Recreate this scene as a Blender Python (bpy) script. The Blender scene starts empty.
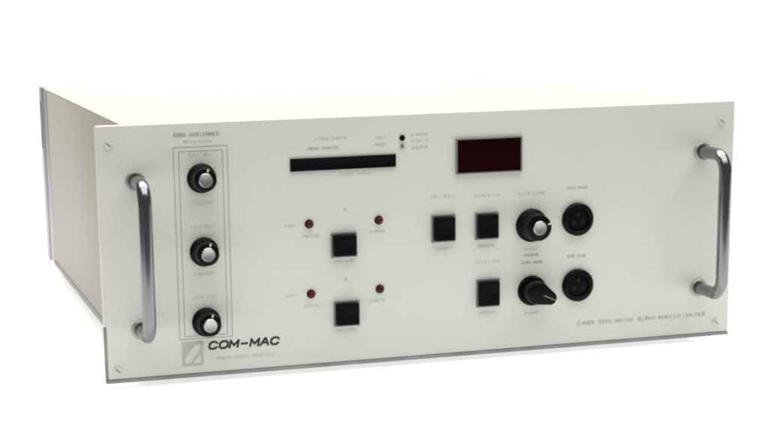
import bpy, bmesh, math, random
from mathutils import Matrix, Vector

random.seed(7)
MM = 0.001
SC = bpy.context.scene
COL = SC.collection

# ---------------------------------------------------------------- camera
cam_d = bpy.data.cameras.new('camera')
cam = bpy.data.objects.new('camera', cam_d)
COL.objects.link(cam)
RIGHT = Vector((0.9622817, -0.2714894, -0.0175327))
FWD = Vector((0.2622125, 0.9427179, -0.2062219))
UP = Vector((0.0725154, 0.1938463, 0.9783482))
rot = Matrix((RIGHT, UP, -FWD)).transposed().to_4x4()
cam.matrix_world = Matrix.Translation(Vector((-164.82, -1154.79, 278.57)) * MM) @ rot
cam_d.sensor_width = 36.0
cam_d.lens = 79.78
cam_d.shift_x = 0.0818
cam_d.shift_y = 0.1571
cam_d.clip_start = 0.05
cam_d.clip_end = 100.0
cam_d.dof.use_dof = True
cam_d.dof.focus_distance = 1.22
cam_d.dof.aperture_fstop = 16.0
SC.camera = cam

# ---------------------------------------------------------------- studio light
world = bpy.data.worlds.new('World')
SC.world = world
world.use_nodes = True
world.node_tree.nodes['Background'].inputs['Color'].default_value = (1.0, 0.99, 0.97, 1)
world.node_tree.nodes['Background'].inputs['Strength'].default_value = 0.16


def area(name, loc, target, sx, sy, power, col=(1, 1, 1)):
    d = bpy.data.lights.new(name, 'AREA')
    d.shape = 'RECTANGLE'
    d.size, d.size_y = sx, sy
    d.energy = power
    d.color = col
    o = bpy.data.objects.new(name, d)
    COL.objects.link(o)
    o.location = loc
    o.rotation_euler = (Vector(target) - Vector(loc)).to_track_quat('-Z', 'Y').to_euler()
    return o


area('overhead_softbox', (0.45, 0.0, 2.2), (0.45, 0.02, 0.0), 3.4, 3.2, 104, (1.0, 0.99, 0.95))
area('under_fill', (0.35, 0.5, -0.9), (0.35, 0.5, 0.0), 2.2, 2.4, 46, (1, 1, 1))  # unseen fill added below the ground sheet to wash out the shadow
area('backdrop_lamp', (0.4, 1.0, 2.6), (0.4, 2.2, 0.6), 4.2, 0.8, 110, (1, 1, 1))

SC.view_settings.view_transform = 'Standard'
SC.view_settings.look = 'None'
SC.view_settings.exposure = 0.0
SC.view_settings.gamma = 1.0
SC.cycles.filter_width = 2.3


# ---------------------------------------------------------------- materials
def mat(name, col, rough=0.5, metal=0.0, vary=0.0, scale=30.0, bump=0.0, bump_scale=900.0,
        coat=0.0, spec=0.5, col2=None, rough_vary=0.0):
    m = bpy.data.materials.new(name)
    m.use_nodes = True
    nt = m.node_tree
    b = nt.nodes['Principled BSDF']
    b.inputs['Roughness'].default_value = rough
    b.inputs['Metallic'].default_value = metal
    b.inputs['Specular IOR Level'].default_value = spec
    b.inputs['Coat Weight'].default_value = coat
    tc = nt.nodes.new('ShaderNodeTexCoord')
    n = nt.nodes.new('ShaderNodeTexNoise')
    n.inputs['Scale'].default_value = scale
    n.inputs['Detail'].default_value = 5
    nt.links.new(tc.outputs['Object'], n.inputs['Vector'])
    r = nt.nodes.new('ShaderNodeValToRGB')
    r.color_ramp.elements[0].position = 0.3
    r.color_ramp.elements[1].position = 0.7
    c2 = col2 if col2 else tuple(c * (1 - vary) for c in col)
    r.color_ramp.elements[0].color = (*c2, 1)
    r.color_ramp.elements[1].color = (*col, 1)
    nt.links.new(n.outputs['Fac'], r.inputs['Fac'])
    nt.links.new(r.outputs['Color'], b.inputs['Base Color'])
    if rough_vary:
        mr = nt.nodes.new('ShaderNodeMapRange')
        mr.inputs['To Min'].default_value = rough - rough_vary
        mr.inputs['To Max'].default_value = rough + rough_vary
        nt.links.new(n.outputs['Fac'], mr.inputs['Value'])
        nt.links.new(mr.outputs['Result'], b.inputs['Roughness'])
    if bump:
        n2 = nt.nodes.new('ShaderNodeTexNoise')
        n2.inputs['Scale'].default_value = bump_scale
        n2.inputs['Detail'].default_value = 2
        nt.links.new(tc.outputs['Object'], n2.inputs['Vector'])
        bp = nt.nodes.new('ShaderNodeBump')
        bp.inputs['Strength'].default_value = bump
        bp.inputs['Distance'].default_value = 0.0002
        nt.links.new(n2.outputs['Fac'], bp.inputs['Height'])
        nt.links.new(bp.outputs['Normal'], b.inputs['Normal'])
    return m


PAPER = mat('white_translucent_sheet', (0.86, 0.86, 0.86), 0.7, vary=0.01, scale=3, spec=0.2)   # white ground, made translucent so the fill added below thins its shadows
_nt = PAPER.node_tree
_tr = _nt.nodes.new('ShaderNodeBsdfTranslucent')
_tr.inputs['Color'].default_value = (0.9, 0.9, 0.9, 1)
_mx = _nt.nodes.new('ShaderNodeMixShader')
_mx.inputs['Fac'].default_value = 0.38
_nt.links.new(_nt.nodes['Principled BSDF'].outputs['BSDF'], _mx.inputs[1])
_nt.links.new(_tr.outputs['BSDF'], _mx.inputs[2])
_nt.links.new(_mx.outputs['Shader'], _nt.nodes['Material Output'].inputs['Surface'])
PANEL = mat('cream_panel_paint', (0.735, 0.73, 0.678), 0.42, col2=(0.70, 0.706, 0.645), scale=9, bump=0.25,
            rough_vary=0.06, spec=0.35)
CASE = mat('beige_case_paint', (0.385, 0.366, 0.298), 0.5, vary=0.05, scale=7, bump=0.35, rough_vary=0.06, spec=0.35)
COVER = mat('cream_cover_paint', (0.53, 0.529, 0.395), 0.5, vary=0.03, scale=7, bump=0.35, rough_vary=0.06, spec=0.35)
ALU = mat('grey_aluminium', (0.46, 0.47, 0.46), 0.45, metal=0.7, vary=0.12, scale=60, rough_vary=0.08)
CHROME = mat('satin_chrome', (0.24, 0.24, 0.25), 0.18, metal=1.0, vary=0.05, scale=50, rough_vary=0.05)
CAPMETAL = mat('spun_aluminium', (0.52, 0.52, 0.50), 0.34, metal=1.0, vary=0.06, scale=200, rough_vary=0.06)
BLACK = mat('black_plastic', (0.005, 0.005, 0.005), 0.34, vary=0.3, scale=120, bump=0.2, spec=0.1)
KEY = mat('black_key_plastic', (0.006, 0.006, 0.006), 0.42, vary=0.3, scale=120, bump=0.25, spec=0.05)
DEEP = mat('black_cavity', (0.004, 0.004, 0.004), 0.7, vary=0.2, spec=0.15)
RUBBER = mat('black_rubber', (0.02, 0.02, 0.02), 0.8, vary=0.2, spec=0.2)
BEZEL = mat('grey_bezel_plastic', (0.22, 0.22, 0.21), 0.45, vary=0.1, spec=0.35)
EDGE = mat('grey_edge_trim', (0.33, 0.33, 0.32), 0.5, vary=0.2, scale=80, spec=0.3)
REDLENS = mat('dark_red_lens', (0.13, 0.005, 0.007), 0.3, vary=0.2, scale=300, spec=0.2)
DARKLENS = mat('smoked_red_lens', (0.085, 0.005, 0.006), 0.3, vary=0.2, scale=300, spec=0.2)
FILTER = mat('maroon_filter', (0.014, 0.0008, 0.002), 0.22, vary=0.35, scale=40, spec=0.10)
INK = mat('grey_print_ink', (0.38, 0.38, 0.35), 0.5, vary=0.25, scale=250, spec=0.3)
PALEINK = mat('pale_print_ink', (0.56, 0.56, 0.515), 0.5, vary=0.15, scale=250, spec=0.3)
LINEINK = mat('line_print_ink', (0.44, 0.44, 0.40), 0.5, vary=0.2, scale=250, spec=0.3)
BLACKINK = mat('black_print_ink', (0.022, 0.022, 0.022), 0.45, vary=0.3, scale=250, spec=0.3)

# ---------------------------------------------------------------- dimensions (mm)
W, H, D = 482.6, 179.6, 488.0      # front panel width and height, depth behind the panel's face
INS, ZB = 19.9, 14.8               # case inset behind the panel ears, case bottom above panel bottom
PT = 4.0                           # panel thickness
G = 3.5                            # panel bottom edge above the table
ROOT_LOC = Vector((W / 2, D / 2, 0.0))


# ---------------------------------------------------------------- helpers
def obj(name, bm, m, parent=None, loc=None, smooth=False, label=None):
    """bm is in millimetres; links it as ONE mesh object."""
    bmesh.ops.recalc_face_normals(bm, faces=bm.faces)
    bm.transform(Matrix.Scale(MM, 4))
    me = bpy.data.meshes.new(name)
    bm.to_mesh(me)
    bm.free()
    for mm in (m if isinstance(m, (list, tuple)) else [m]):
        me.materials.append(mm)
    if smooth:
        for p in me.polygons:
            p.use_smooth = True
        me.set_sharp_from_angle(angle=math.radians(35))
    o = bpy.data.objects.new(name, me)
    COL.objects.link(o)
    o.parent = parent
    if loc is not None:
        o.location = Vector(loc) * MM
    if label:
        o['label'] = label
    return o


def P(x, z, y=0.0):
    """a point on the front panel (x, z measured from its lower left corner), relative to the instrument's base"""
    return (x - ROOT_LOC.x, y - ROOT_LOC.y, z + G)


def box(bm, x0, x1, y0, y1, z0, z1, bev=0.0, seg=2):
    r = bmesh.ops.create_cube(bm, size=1.0)
    vs = r['verts']
    for v in vs:
        v.co = Vector(((x0 + x1) / 2 + v.co.x * (x1 - x0), (y0 + y1) / 2 + v.co.y * (y1 - y0),
                       (z0 + z1) / 2 + v.co.z * (z1 - z0)))
    if bev:
        es = list({e for v in vs for e in v.link_edges})
        bmesh.ops.bevel(bm, geom=es, offset=bev, segments=seg, profile=0.5, affect='EDGES', clamp_overlap=True)
    return bm


def lathe(bm, prof, n=48, cx=0.0, cz=0.0, flute=0, depth=0.0, fl=(0, 0)):
    """revolve (radius, height towards the viewer) round the -Y axis; optional grip flutes between two heights"""
    rings = []
    for r, h in prof:
        if r <= 1e-6:
            rings.append([bm.verts.new((cx, -h, cz))])
            continue
        ring = []
        for k in range(n):
            a = 2 * math.pi * k / n
            rr = r
            if flute and fl[0] <= h <= fl[1]:
                rr = r - depth * (0.5 + 0.5 * math.cos(flute * a))
            ring.append(bm.verts.new((cx + rr * math.cos(a), -h, cz + rr * math.sin(a))))
        rings.append(ring)
    for a, b in zip(rings, rings[1:]):
        for k in range(n):
            k2 = (k + 1) % n
            if len(a) == 1 and len(b) == 1:
                continue
            if len(a) == 1:
                bm.faces.new((a[0], b[k2], b[k]))
            elif len(b) == 1:
                bm.faces.new((a[k], a[k2], b[0]))
            else:
                bm.faces.new((a[k], a[k2], b[k2], b[k]))
    return bm


def tube(bm, pts, r, n=20):
    pts = [Vector(p) for p in pts]
    rings = []
    for i, p in enumerate(pts):
        t = (pts[min(i + 1, len(pts) - 1)] - pts[max(i - 1, 0)]).normalized()
        u = Vector((1, 0, 0))
        w = t.cross(u).normalized()
        rings.append([bm.verts.new(p + u * r * math.cos(2 * math.pi * k / n) + w * r * math.sin(2 * math.pi * k / n))
                      for k in range(n)])
    for a, b in zip(rings, rings[1:]):
        for k in range(n):
            bm.faces.new((a[k], a[(k + 1) % n], b[(k + 1) % n], b[k]))
    bm.faces.new(rings[0])
    bm.faces.new(rings[-1][::-1])
    return bm


def prism(bm, outline, y0, y1):
    """outline of (x, z) points extruded from y0 to y1"""
    a = [bm.verts.new((x, y0, z)) for x, z in outline]
    b = [bm.verts.new((x, y1, z)) for x, z in outline]
    bm.faces.new(a)
    bm.faces.new(b[::-1])
    n = len(a)
    for k in range(n):
        bm.faces.new((a[k], b[k], b[(k + 1) % n], a[(k + 1) % n]))
    return bm


def dup(o, loc, parent):
    """a copy of a part with copies of its sub-parts"""
    c = o.copy()
    COL.objects.link(c)
    c.parent = parent
    c.location = Vector(loc) * MM
    for ch in list(o.children):
        d = ch.copy()
        COL.objects.link(d)
        d.parent = c
    return c


# ---------------------------------------------------------------- setting: a sweep of white paper
def make_ground():
    bm = bmesh.new()
    prof = [(-420, 0), (-200, 0), (200, 0), (600, 0), (1100, 0), (1600, 0)]
    R = 600
    for k in range(1, 13):
        a = math.pi / 2 * k / 12
        prof.append((1600 + R * math.sin(a), R - R * math.cos(a)))
    prof += [(2200, 1200), (2200, 2000)]
    rows = [[bm.verts.new((x, y, z)) for x in (-560, -300, 0, 480, 1500, 2700)] for y, z in prof]
    for a, b in zip(rows, rows[1:]):
        for k in range(5):
            bm.faces.new((a[k], a[k + 1], b[k + 1], b[k]))
    o = obj('ground', bm, PAPER, smooth=True)
    o['kind'] = 'structure'
    o['label'] = 'plain white tabletop sweeping up into a white background'
    return o


make_ground()

# ---------------------------------------------------------------- the instrument
rack = bpy.data.objects.new('rack_instrument', None)
COL.objects.link(rack)
rack.location = ROOT_LOC * MM
rack['label'] = 'cream rack mount electronic instrument with black knobs, keys and two chrome handles'
rack['category'] = 'instrument'

Xa, Xb = INS, W - INS


def part(name, m, fn, parent=None, label=None, smooth=False, loc=None):
    bm = bmesh.new()
    fn(bm)
    if loc is None:
        bm.transform(Matrix.Translation(Vector((-ROOT_LOC.x, -ROOT_LOC.y, G))))
    return obj(name, bm, m, parent or rack, loc, smooth, label)


# ---- case
REAR = D - 46.0      # where the painted side sheet ends and the rear corner post begins
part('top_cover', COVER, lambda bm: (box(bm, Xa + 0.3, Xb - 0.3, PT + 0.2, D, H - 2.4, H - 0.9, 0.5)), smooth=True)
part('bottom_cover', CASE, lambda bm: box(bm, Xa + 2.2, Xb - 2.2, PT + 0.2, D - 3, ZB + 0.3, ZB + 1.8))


def side(bm, x0, x1, s):
    box(bm, x0, x1, PT + 0.2, REAR, ZB + 3.7, H - 2.6, 0.5)


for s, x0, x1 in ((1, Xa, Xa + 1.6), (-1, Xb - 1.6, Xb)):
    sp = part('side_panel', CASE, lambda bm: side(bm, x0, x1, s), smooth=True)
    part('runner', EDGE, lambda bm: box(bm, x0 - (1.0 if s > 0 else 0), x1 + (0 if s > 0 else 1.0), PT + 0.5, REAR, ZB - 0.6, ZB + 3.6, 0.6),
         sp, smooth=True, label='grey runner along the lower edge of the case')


def post(bm, x0, x1, s):
    xo, xi = (x0, x1) if s > 0 else (x1, x0)
    a, b = min(xo, xi), max(xo, xi)
    box(bm, a, b, REAR + 1.0, D - 22, ZB, H - 2.6, 0.8)
    a2, b2 = (a - 1.6, b) if s > 0 else (a, b + 1.6)
    box(bm, a2, b2, D - 21.6, D + 1.5, ZB - 0.5, H - 0.4, 0.8)


for s, x0, x1 in ((1, Xa - 0.4, Xa + 8), (-1, Xb - 8, Xb + 0.4)):
    p = part('corner_post', ALU, lambda bm: post(bm, x0, x1, s), smooth=True, label='bare grey rear corner post')
    xs = Xa - 2.15 if s > 0 else Xb + 2.15
    part('slot', DEEP, lambda bm: box(bm, xs - 0.1, xs + 0.1, D - 13, D - 8, H - 58, H - 14, 0), p)
part('rear_panel', CASE, lambda bm: box(bm, Xa + 8.3, Xb - 8.3, D - 2.5, D - 0.5, ZB + 2, H - 2.8))


def foot(bm):
    lathe(bm, [(0, 0), (7.5, 0), (8.5, 1), (10, ZB + G - 0.1), (0, ZB + G - 0.1)], 32)
    bm.transform(Matrix.Rotation(math.radians(90), 4, 'X'))
    for v in bm.verts:
        v.co.z = abs(v.co.z)


f0 = part('rubber_foot', RUBBER, foot, smooth=True, loc=(Xa + 75 - ROOT_LOC.x, 75 - ROOT_LOC.y, 0))
for x, y in ((Xb - 75, 75), (Xa + 75, D - 90), (Xb - 75, D - 90)):
    dup(f0, (x - ROOT_LOC.x, y - ROOT_LOC.y, 0), rack)

# ---- front panel
panel = part('front_panel', PANEL, lambda bm: (box(bm, 1.6, W, 0, PT, 2.6, H, 1.2, 3), box(bm, 0, 2.9, 0.03, PT - 0.03, 40.2, H - 0.02, 1.1, 3)), smooth=True)


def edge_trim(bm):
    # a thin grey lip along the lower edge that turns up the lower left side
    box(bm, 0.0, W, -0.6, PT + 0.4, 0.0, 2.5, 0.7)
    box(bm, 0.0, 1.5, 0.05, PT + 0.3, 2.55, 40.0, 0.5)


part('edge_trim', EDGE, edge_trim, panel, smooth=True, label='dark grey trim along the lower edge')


def screw(bm):
    lathe(bm, [(0, 0.05), (3.0, 0.05), (3.0, 0.6), (2.6, 1.2), (0, 1.5)], 28)


def screw_slot(bm):
    box(bm, -2.0, 2.0, -1.58, -1.0, -0.35, 0.35)
    bm.transform(Matrix.Rotation(0.7, 4, 'Y'))


s0 = part('mounting_screw', PANEL, screw, panel, smooth=True, loc=P(8.5, 9.2))
part('slot', BEZEL, screw_slot, s0, loc=(0, 0, 0))
for x, z in ((8.5, H - 13), (W - 11, 10.5), (W - 11, H - 15)):
    dup(s0, P(x, z), panel)


# ---- handles
def handle_bm(bm):
    r, out, rad = 4.6, 36.0, 13.0
    z0, z1 = 37.0, 141.0
    pts = [(0, 0, z0)]
    for k in range(9):
        a = math.pi / 2 * k / 8
        pts.append((0, -(out - rad) - rad * math.sin(a), z0 + rad - rad * math.cos(a)))
    for k in range(9):
        a = math.pi / 2 * k / 8
        pts.append((0, -(out - rad) - rad * math.cos(a), z1 - rad + rad * math.sin(a)))
    pts.append((0, 0, z1))
    tube(bm, pts, r, 28)


def ferrule(bm):
    lathe(bm, [(0, 0.05), (6.9, 0.05), (6.9, 1.2), (6.3, 2.0), (5.0, 2.0), (5.0, 0.5), (0, 0.5)], 36)


h0 = part('handle', CHROME, handle_bm, smooth=True, loc=P(26.0, 0))
fe = part('ferrule', ALU, ferrule, h0, smooth=True, loc=(0, 0, 37.0))
d = fe.copy()
COL.objects.link(d)
d.parent = h0
d.location = (0, 0, 141.0 * MM)
dup(h0, P(456.0, 1.5), rack)
for h in [o for o in rack.children if o.name.startswith('handle')]:
    for c, z in zip(h.children, (37.0, 141.0)):
        c.location = (0, 0, z * MM)


# ---- rotary knobs
def knob_bm(R, hgt):
    def f(bm):
        lathe(bm, [(0, 0.1), (R, 0.1), (R, 1.8), (R * 0.94, 2.8), (R * 0.84, 3.4), (R * 0.84, 3.6),
                   (R * 0.80, hgt - 1.6), (R * 0.76, hgt - 0.5), (R * 0.68, hgt), (0, hgt)], 96,
              flute=24, depth=0.55, fl=(3.5, hgt - 1.0))
    return f


def cap_bm(R, hgt):
    def f(bm):
        lathe(bm, [(0, hgt + 0.05), (R * 0.47, hgt + 0.05), (R * 0.47, hgt + 0.5), (R * 0.43, hgt + 0.9),
                   (R * 0.25, hgt + 0.7), (0, hgt + 0.5)], 48)
    return f


def mark_bm(R, hgt, ang):
    def f(bm):
        box(bm, R * 0.56, R * 0.76, -(hgt + 0.12), -(hgt - 0.6), -0.55, 0.55)
        bm.transform(Matrix.Rotation(-ang, 4, 'Y'))
    return f


k0 = part('rotary_knob', BLACK, knob_bm(10.3, 14.5), smooth=True, loc=P(72.3, 140.8))
part('metal_cap', CAPMETAL, cap_bm(10.3, 14.5), k0, smooth=True, loc=(0, 0, 0))
part('pointer_line', PANEL, mark_bm(10.3, 14.5, math.radians(75)), k0, loc=(0, 0, 0))
for z in (89.3, 39.3):
    dup(k0, P(72.5, z), rack)
k4 = part('rotary_knob', BLACK, knob_bm(12.3, 16.5), smooth=True, loc=P(318.3, 94.3),
          label='larger black knob with a bright metal cap')
part('metal_cap', CAPMETAL, cap_bm(11.0, 16.5), k4, smooth=True, loc=(0, 0, 0))
part('pointer_line', PANEL, mark_bm(12.3, 16.5, math.radians(20)), k4, loc=(0, 0, 0))


# bar knob: a round skirt with a wedge-shaped pointer that turns to the lower right
def bar_skirt(bm):
    lathe(bm, [(0, 0.1), (11.2, 0.1), (11.2, 2.0), (10.4, 3.2), (0, 3.2)], 56)


def bar_grip(bm):
    out = []
    for k in range(17):
        a = math.radians(60 + 240 * k / 16)
        out.append((8.6 * math.cos(a), 8.6 * math.sin(a)))
    out += [(13.0, -4.4), (15.0, -2.2), (15.0, 2.2), (13.0, 4.4)]
    prism(bm, out, -3.2, -15.0)
    bmesh.ops.recalc_face_normals(bm, faces=bm.faces)
    es = [e for e in bm.edges if all(v.co.y < -14.9 for v in e.verts)]
    bmesh.ops.bevel(bm, geom=es, offset=1.6, segments=3, profile=0.5, affect='EDGES')
    bm.transform(Matrix.Rotation(math.radians(24), 4, 'Y'))


bk = part('pointer_knob', BLACK, bar_skirt, smooth=True, loc=P(319.0, 45.5), label='black wedge shaped pointer knob')
part('grip', BLACK, bar_grip, bk, smooth=True, loc=(0, 0, 0))


def bar_line(bm):
    box(bm, 4, 13.4, -15.15, -14.6, -0.4, 0.4)
    bm.transform(Matrix.Rotation(math.radians(24), 4, 'Y'))


part('pointer_line', BEZEL, bar_line, bk, loc=(0, 0, 0))


# ---- jacks
def jack_ring(bm):
    lathe(bm, [(8.4, 0.1), (12.2, 0.1), (12.2, 2.6), (11.6, 3.6), (10.4, 4.2), (9.2, 4.2), (8.4, 3.6), (8.4, 0.1)], 56)


def jack_core(bm):
    lathe(bm, [(0, 0.1), (8.2, 0.1), (8.2, 2.0), (7.6, 2.5), (0, 2.5)], 48)


def jack_hole(bm):
    lathe(bm, [(0, 2.52), (1.25, 2.52), (1.25, 2.7), (0, 2.7)], 20)


def jack(x, z):
    j = part('jack_socket', BLACK, jack_ring, smooth=True, loc=P(x, z))
    part('insert', KEY, jack_core, j, smooth=True, loc=(0, 0, 0))
    for a in (90, 210, 330):
        part('contact', RUBBER, jack_hole, j, smooth=True,
             loc=(3.9 * math.cos(math.radians(a)), 0, 3.9 * math.sin(math.radians(a))))
    return j


jack(354.8, 96.8)
jack(355.5, 47.2)


# ---- push buttons
def bezel_bm(w, h):
    def f(bm):
        o, i = 1.3, 0.1
        for x0, x1, z0, z1 in ((-w / 2 - o, w / 2 + o, h / 2 + i, h / 2 + o), (-w / 2 - o, w / 2 + o, -h / 2 - o, -h / 2 - i),
                               (-w / 2 - o, -w / 2 - i, -h / 2 - i, h / 2 + i), (w / 2 + i, w / 2 + o, -h / 2 - i, h / 2 + i)):
            box(bm, x0, x1, -1.4, -0.05, z0, z1, 0)
    return f


def key_bm(w, h, t):
    def f(bm):
        box(bm, -w / 2, w / 2, -t, -0.1, -h / 2, h / 2, 1.0, 3)
        # shallow dished face
        top = [fc for fc in bm.faces if fc.normal.y < -0.9 and fc.calc_area() > w * h * 0.4]
        if top:
            bmesh.ops.inset_region(bm, faces=top, thickness=2.6, depth=-0.5)
    return f


def button(x, z, w, h, label=None):
    b = part('push_button', KEY, key_bm(w, h, 5.5), smooth=True, loc=P(x, z), label=label)
    part('bezel', BEZEL, bezel_bm(w, h), b, loc=(0, 0, 0))
    return b


button(174.3, 88.2, 16.6, 15.0)
button(175.6, 38.2, 16.6, 15.8)
button(249.6, 95.8, 15.6, 17.0)
button(283.2, 95.8, 15.6, 17.0)
button(284.2, 46.0, 15.6, 18.0)


# ---- indicator lamps
def lamp_bezel(bm):
    lathe(bm, [(2.5, 0.1), (3.2, 0.1), (3.2, 0.7), (2.9, 1.1), (2.5, 1.1), (2.5, 0.1)], 32)


def lamp_dome(bm):
    pr = [(0, 0.15), (2.45, 0.15), (2.45, 1.6)]
    for k in range(1, 7):
        a = math.pi / 2 * k / 6
        pr.append((2.45 * math.cos(a), 1.6 + 2.2 * math.sin(a)))
    pr[-1] = (0, pr[-1][1])
    lathe(bm, pr, 32)


for x, z, m, lab in ((148.9, 104.6, DARKLENS, None), (200.7, 104.6, DARKLENS, None),
                     (149.4, 54.2, REDLENS, 'dark red indicator lamp'), (201.0, 54.4, DARKLENS, None)):
    l = part('indicator_lamp', m, lamp_dome, smooth=True, loc=P(x, z), label=lab)
    part('bezel', BLACK, lamp_bezel, l, smooth=True, loc=(0, 0, 0))

# two small black status dots beside the slot
for x, z, r, m in ((218.8, 162.6, 2.1, BLACK), (218.8, 156.6, 1.5, BEZEL)):
    part('status_dot', m, lambda bm: lathe(bm, [(0, 0.1), (r, 0.1), (r, 0.8), (r * 0.7, 1.4), (0, 1.6)], 24),
         smooth=True, loc=P(x, z))

# ---- card slot
SX0, SX1, SZ0, SZ1 = 137.2, 212.4, 143.6, 150.0


def slot_frame(bm):
    o = 1.3
    for x0, x1, z0, z1 in ((SX0 - o, SX1 + o, SZ1, SZ1 + o), (SX0 - o, SX1 + o, SZ0 - o, SZ0),
                           (SX0 - o, SX0, SZ0, SZ1), (SX1, SX1 + o, SZ0, SZ1)):
        box(bm, x0, x1, -1.3, -0.05, z0, z1)


cs = part('card_slot', BLACK, slot_frame)
part('cavity', DEEP, lambda bm: box(bm, SX0 + 0.02, SX1 - 0.02, -0.35, -0.06, SZ0 + 0.02, SZ1 - 0.02), cs)
part('shutter', BLACK, lambda bm: box(bm, SX0 + 1, SX1 - 1, -0.9, -0.36, SZ0 + 0.6, SZ0 + 2.8, 0.2), cs)

# ---- display
DX0, DX1, DZ0, DZ1 = 260.0, 309.2, 135.4, 159.4


def disp_frame(bm):
    o = 0.8
    for x0, x1, z0, z1 in ((DX0 - o, DX1 + o, DZ1, DZ1 + o), (DX0 - o, DX1 + o, DZ0 - o, DZ0),
                           (DX0 - o, DX0, DZ0, DZ1), (DX1, DX1 + o, DZ0, DZ1)):
        box(bm, x0, x1, -2.2, -0.05, z0, z1)


dp = part('display', BEZEL, disp_frame, label='dark maroon digital display window')
part('filter', FILTER, lambda bm: box(bm, DX0 + 0.05, DX1 - 0.05, -0.9, -0.1, DZ0 + 0.05, DZ1 - 0.05), dp, label='dark maroon filter')




# ---- printing
def stroke_line(bm, x0, x1, z0, z1):
    box(bm, x0, x1, -0.12, -0.03, z0, z1)


def stroke(bm, p, q, w, top):
    """a flat printed stroke between two (x, z) points, its face a hair above the panel"""
    p, q = Vector(p), Vector(q)
    d = (q - p).normalized()
    n = Vector((-d.y, d.x)) * (w / 2)
    prism(bm, [tuple(p + n), tuple(p - n), tuple(q - n), tuple(q + n)], -0.02, -top)


# strokes of unreadably small worn print, each inside a unit square
MARKS = [
    ((0, 0, 0, 1), (0, 1, 1, .75), (1, .75, 0, .5), (0, .5, 1, 0)),
    ((0, 0, .5, 1), (.5, 1, 1, 0), (.2, .4, .8, .4)),
    ((0, 0, 0, 1), (0, 1, 1, 1), (0, .5, .8, .5), (0, 0, 1, 0)),
    ((0, 1, 0, 0), (0, 0, 1, 0)),
    ((0, 1, 1, 1), (.5, 1, .5, 0)),
    ((0, .5, .5, 1), (.5, 1, 1, .5), (1, .5, .5, 0), (.5, 0, 0, .5)),
    ((0, 0, 0, 1), (0, 1, 1, 0), (1, 0, 1, 1)),
    ((1, 1, 0, .7), (0, .7, 1, .3), (1, .3, 0, 0)),
    ((.5, 0, .5, 1),),
    ((1, .85, .4, 1), (.4, 1, 0, .5), (0, .5, .4, 0), (.4, 0, 1, .15)),
    ((0, 0, 0, 1), (0, 1, 1, .6), (1, .6, 1, .3), (1, .3, 0, 0)),
]


def scribble(bm, x, z, w, h, n, gap=()):
    """n tiny worn marks filling w by h, starting at x, z (all in mm)"""
    n = max(1, n)
    cw = w / n
    s = max(0.26, h * 0.13)
    for k in range(n):
        if k in gap:
            continue
        a, b = x + k * cw + cw * 0.12, x + (k + 1) * cw - cw * 0.16
        for i, (x0, z0, x1, z1) in enumerate(random.choice(MARKS)):
            stroke(bm, (a + (b - a) * x0, z + h * z0), (a + (b - a) * x1, z + h * z1), s, 0.09 + 0.012 * i)


def caption(x, z, w, h, n, m=PALEINK, gap=()):
    return part('caption', m, lambda bm: scribble(bm, x - w / 2, z - h * 0.42, w, h * 0.84, 1 if n == 1 else int(w / 1.5), gap or (int(w / 1.5 * 0.45),) if w > 14 else ()))


def border(bm):
    for x0, x1, z1 in ((53.0, 91.5, 163.0), (56.6, 88.0, 160.0)):
        t, zb = 0.55, 27.5 if x0 < 55 else 29.5
        stroke_line(bm, x0, x0 + t, zb, z1)
        stroke_line(bm, x1 - t, x1, zb, z1)
        stroke_line(bm, x0 + t, x1 - t, z1 - t, z1)
        stroke_line(bm, x0 + t, x1 - t, zb, zb + t)


part('border_line', LINEINK, border)
caption(70.0, 171.2, 33, 3.4, 12, INK, gap=(6,))
caption(70.5, 166.4, 20, 2.2, 9)
for z in (157.0, 107.2, 57.4):
    caption(72.4, z, 17, 2.4, 7)
    caption(72.4, z - 33.5, 15, 1.8, 6)
caption(160.0, 157.8, 23, 2.4, 9, INK)
caption(166.0, 164.5, 24, 2.0, 9)
caption(203.0, 158.6, 9, 2.2, 4)
caption(203.0, 163.4, 8, 2.0, 3)
for z in (164.6, 160.0, 155.4):
    caption(232.0, z, 13, 2.0, 5)
caption(184.0, 138.6, 24, 2.0, 9)
for zz in (0, -50.4):
    caption(150.0, 96.0 + zz, 13, 2.2, 5)
    caption(199.5, 96.5 + zz, 12, 2.2, 5)
    caption(175.5, 113.6 + zz, 2.6, 3.0, 1, INK)
    caption(175.0, 76.6 + zz, 15, 1.8, 6)
    caption(135.0, 104.0 + zz, 8, 2.4, 3)
for x, z, w in ((249.6, 119.0, 19), (283.4, 118.2, 20), (318.5, 118.0, 22), (354.6, 120.2, 17), (284.2, 69.4, 20),
                (319.0, 72.2, 12), (319.0, 66.6, 17), (355.2, 69.2, 15)):
    caption(x, z, w, 2.5, max(4, int(w / 2.3)), INK if w < 18 else PALEINK)
for x, z in ((249.6, 81.0), (283.2, 81.0), (284.2, 31.6), (319.0, 28.5), (318.5, 76.6)):
    caption(x, z, 12, 1.8, 5)


# tick marks round the two right-hand knobs
def ticks(bm, R0, R1):
    for k in range(11):
        a = math.radians(225 - 27 * k)
        n0 = len(bm.verts)
        box(bm, R0, R1, -0.12, -0.03, -0.22, 0.22)
        bm.verts.ensure_lookup_table()
        m4 = Matrix.Rotation(-a, 4, 'Y')
        for v in bm.verts[n0:]:
            v.co = m4 @ v.co


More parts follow.
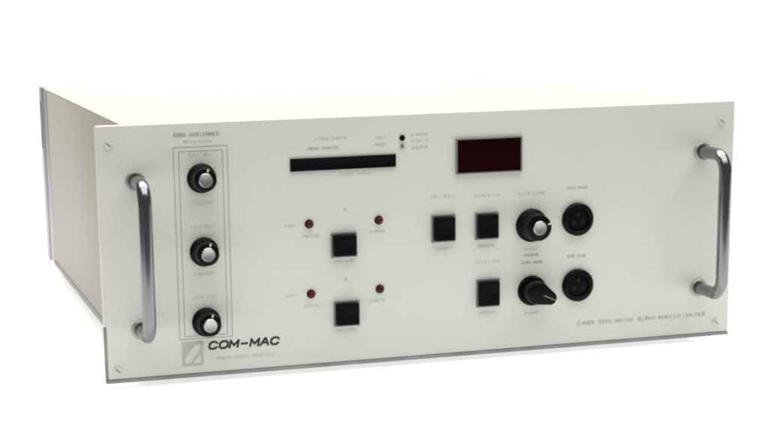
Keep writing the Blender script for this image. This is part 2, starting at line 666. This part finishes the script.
part('dial_ticks', PALEINK, lambda bm: ticks(bm, 13.4, 15.2), loc=P(318.3, 94.3))
part('dial_ticks', PALEINK, lambda bm: ticks(bm, 12.4, 14.0), loc=P(319.0, 45.5))
for z in (140.8, 89.3, 39.3):
    part('dial_ticks', PALEINK, lambda bm: ticks(bm, 11.2, 12.6), loc=P(72.4, z))

# model line along the lower right edge
part('model_lettering', INK, lambda bm: scribble(bm, 356.5, 16.2, 106, 2.9, 62, gap=(8, 9, 17, 27, 28, 38, 50)))
part('caption', PALEINK, lambda bm: scribble(bm, 79, 11.4, 42, 2.0, 26, gap=(7, 15)))


# maker's emblem: a pale square badge with a slanted mark
def badge(bm):
    box(bm, 54.5, 69.5, -0.5, -0.03, 8.5, 25.5, 0.2)


em = part('emblem', PALEINK, badge)


def badge_mark(bm):
    prism(bm, [(56.5, 10.5), (60.0, 10.5), (67.5, 20.0), (67.5, 23.5), (64.0, 23.5), (56.5, 14.0)], -0.62, -0.52)
    prism(bm, [(62.5, 10.5), (67.5, 10.5), (67.5, 16.8)], -0.62, -0.52)


part('mark', PANEL, badge_mark, em)


# maker's name in slanted bold letters
GLYPHS = {
    'C': [(.95, .8), (.7, 1), (.25, 1), (0, .75), (0, .25), (.25, 0), (.7, 0), (.95, .2)],
    'O': [(.25, 0), (0, .25), (0, .75), (.25, 1), (.75, 1), (1, .75), (1, .25), (.75, 0), (.25, 0)],
    'M': [(0, 0), (0, 1), (.5, .3), (1, 1), (1, 0)],
    '-': [(.15, .45), (.85, .45)],
    'A': [(0, 0), (.45, 1), (.55, 1), (1, 0)],
}


def word(bm, text, x, z, adv, w, h, t, lean=0.22):
    for k, c in enumerate(text):
        pts = [(x + k * adv + u * w + v * h * lean, z + v * h) for u, v in GLYPHS[c]]
        for i, (p, q) in enumerate(zip(pts, pts[1:])):
            d = (Vector(q) - Vector(p)).normalized() * (t * 0.42)
            stroke(bm, tuple(Vector(p) - d), tuple(Vector(q) + d), t, 0.09 + 0.012 * i)
        if c == 'A':
            stroke(bm, (x + k * adv + .2 * w + .35 * h * lean, z + .35 * h), (x + k * adv + .8 * w + .35 * h * lean, z + .35 * h), t, 0.16)


part('maker_lettering', BLACKINK, lambda bm: word(bm, 'COM-MAC', 73.8, 19.6, 7.5, 5.7, 4.8, 1.55))
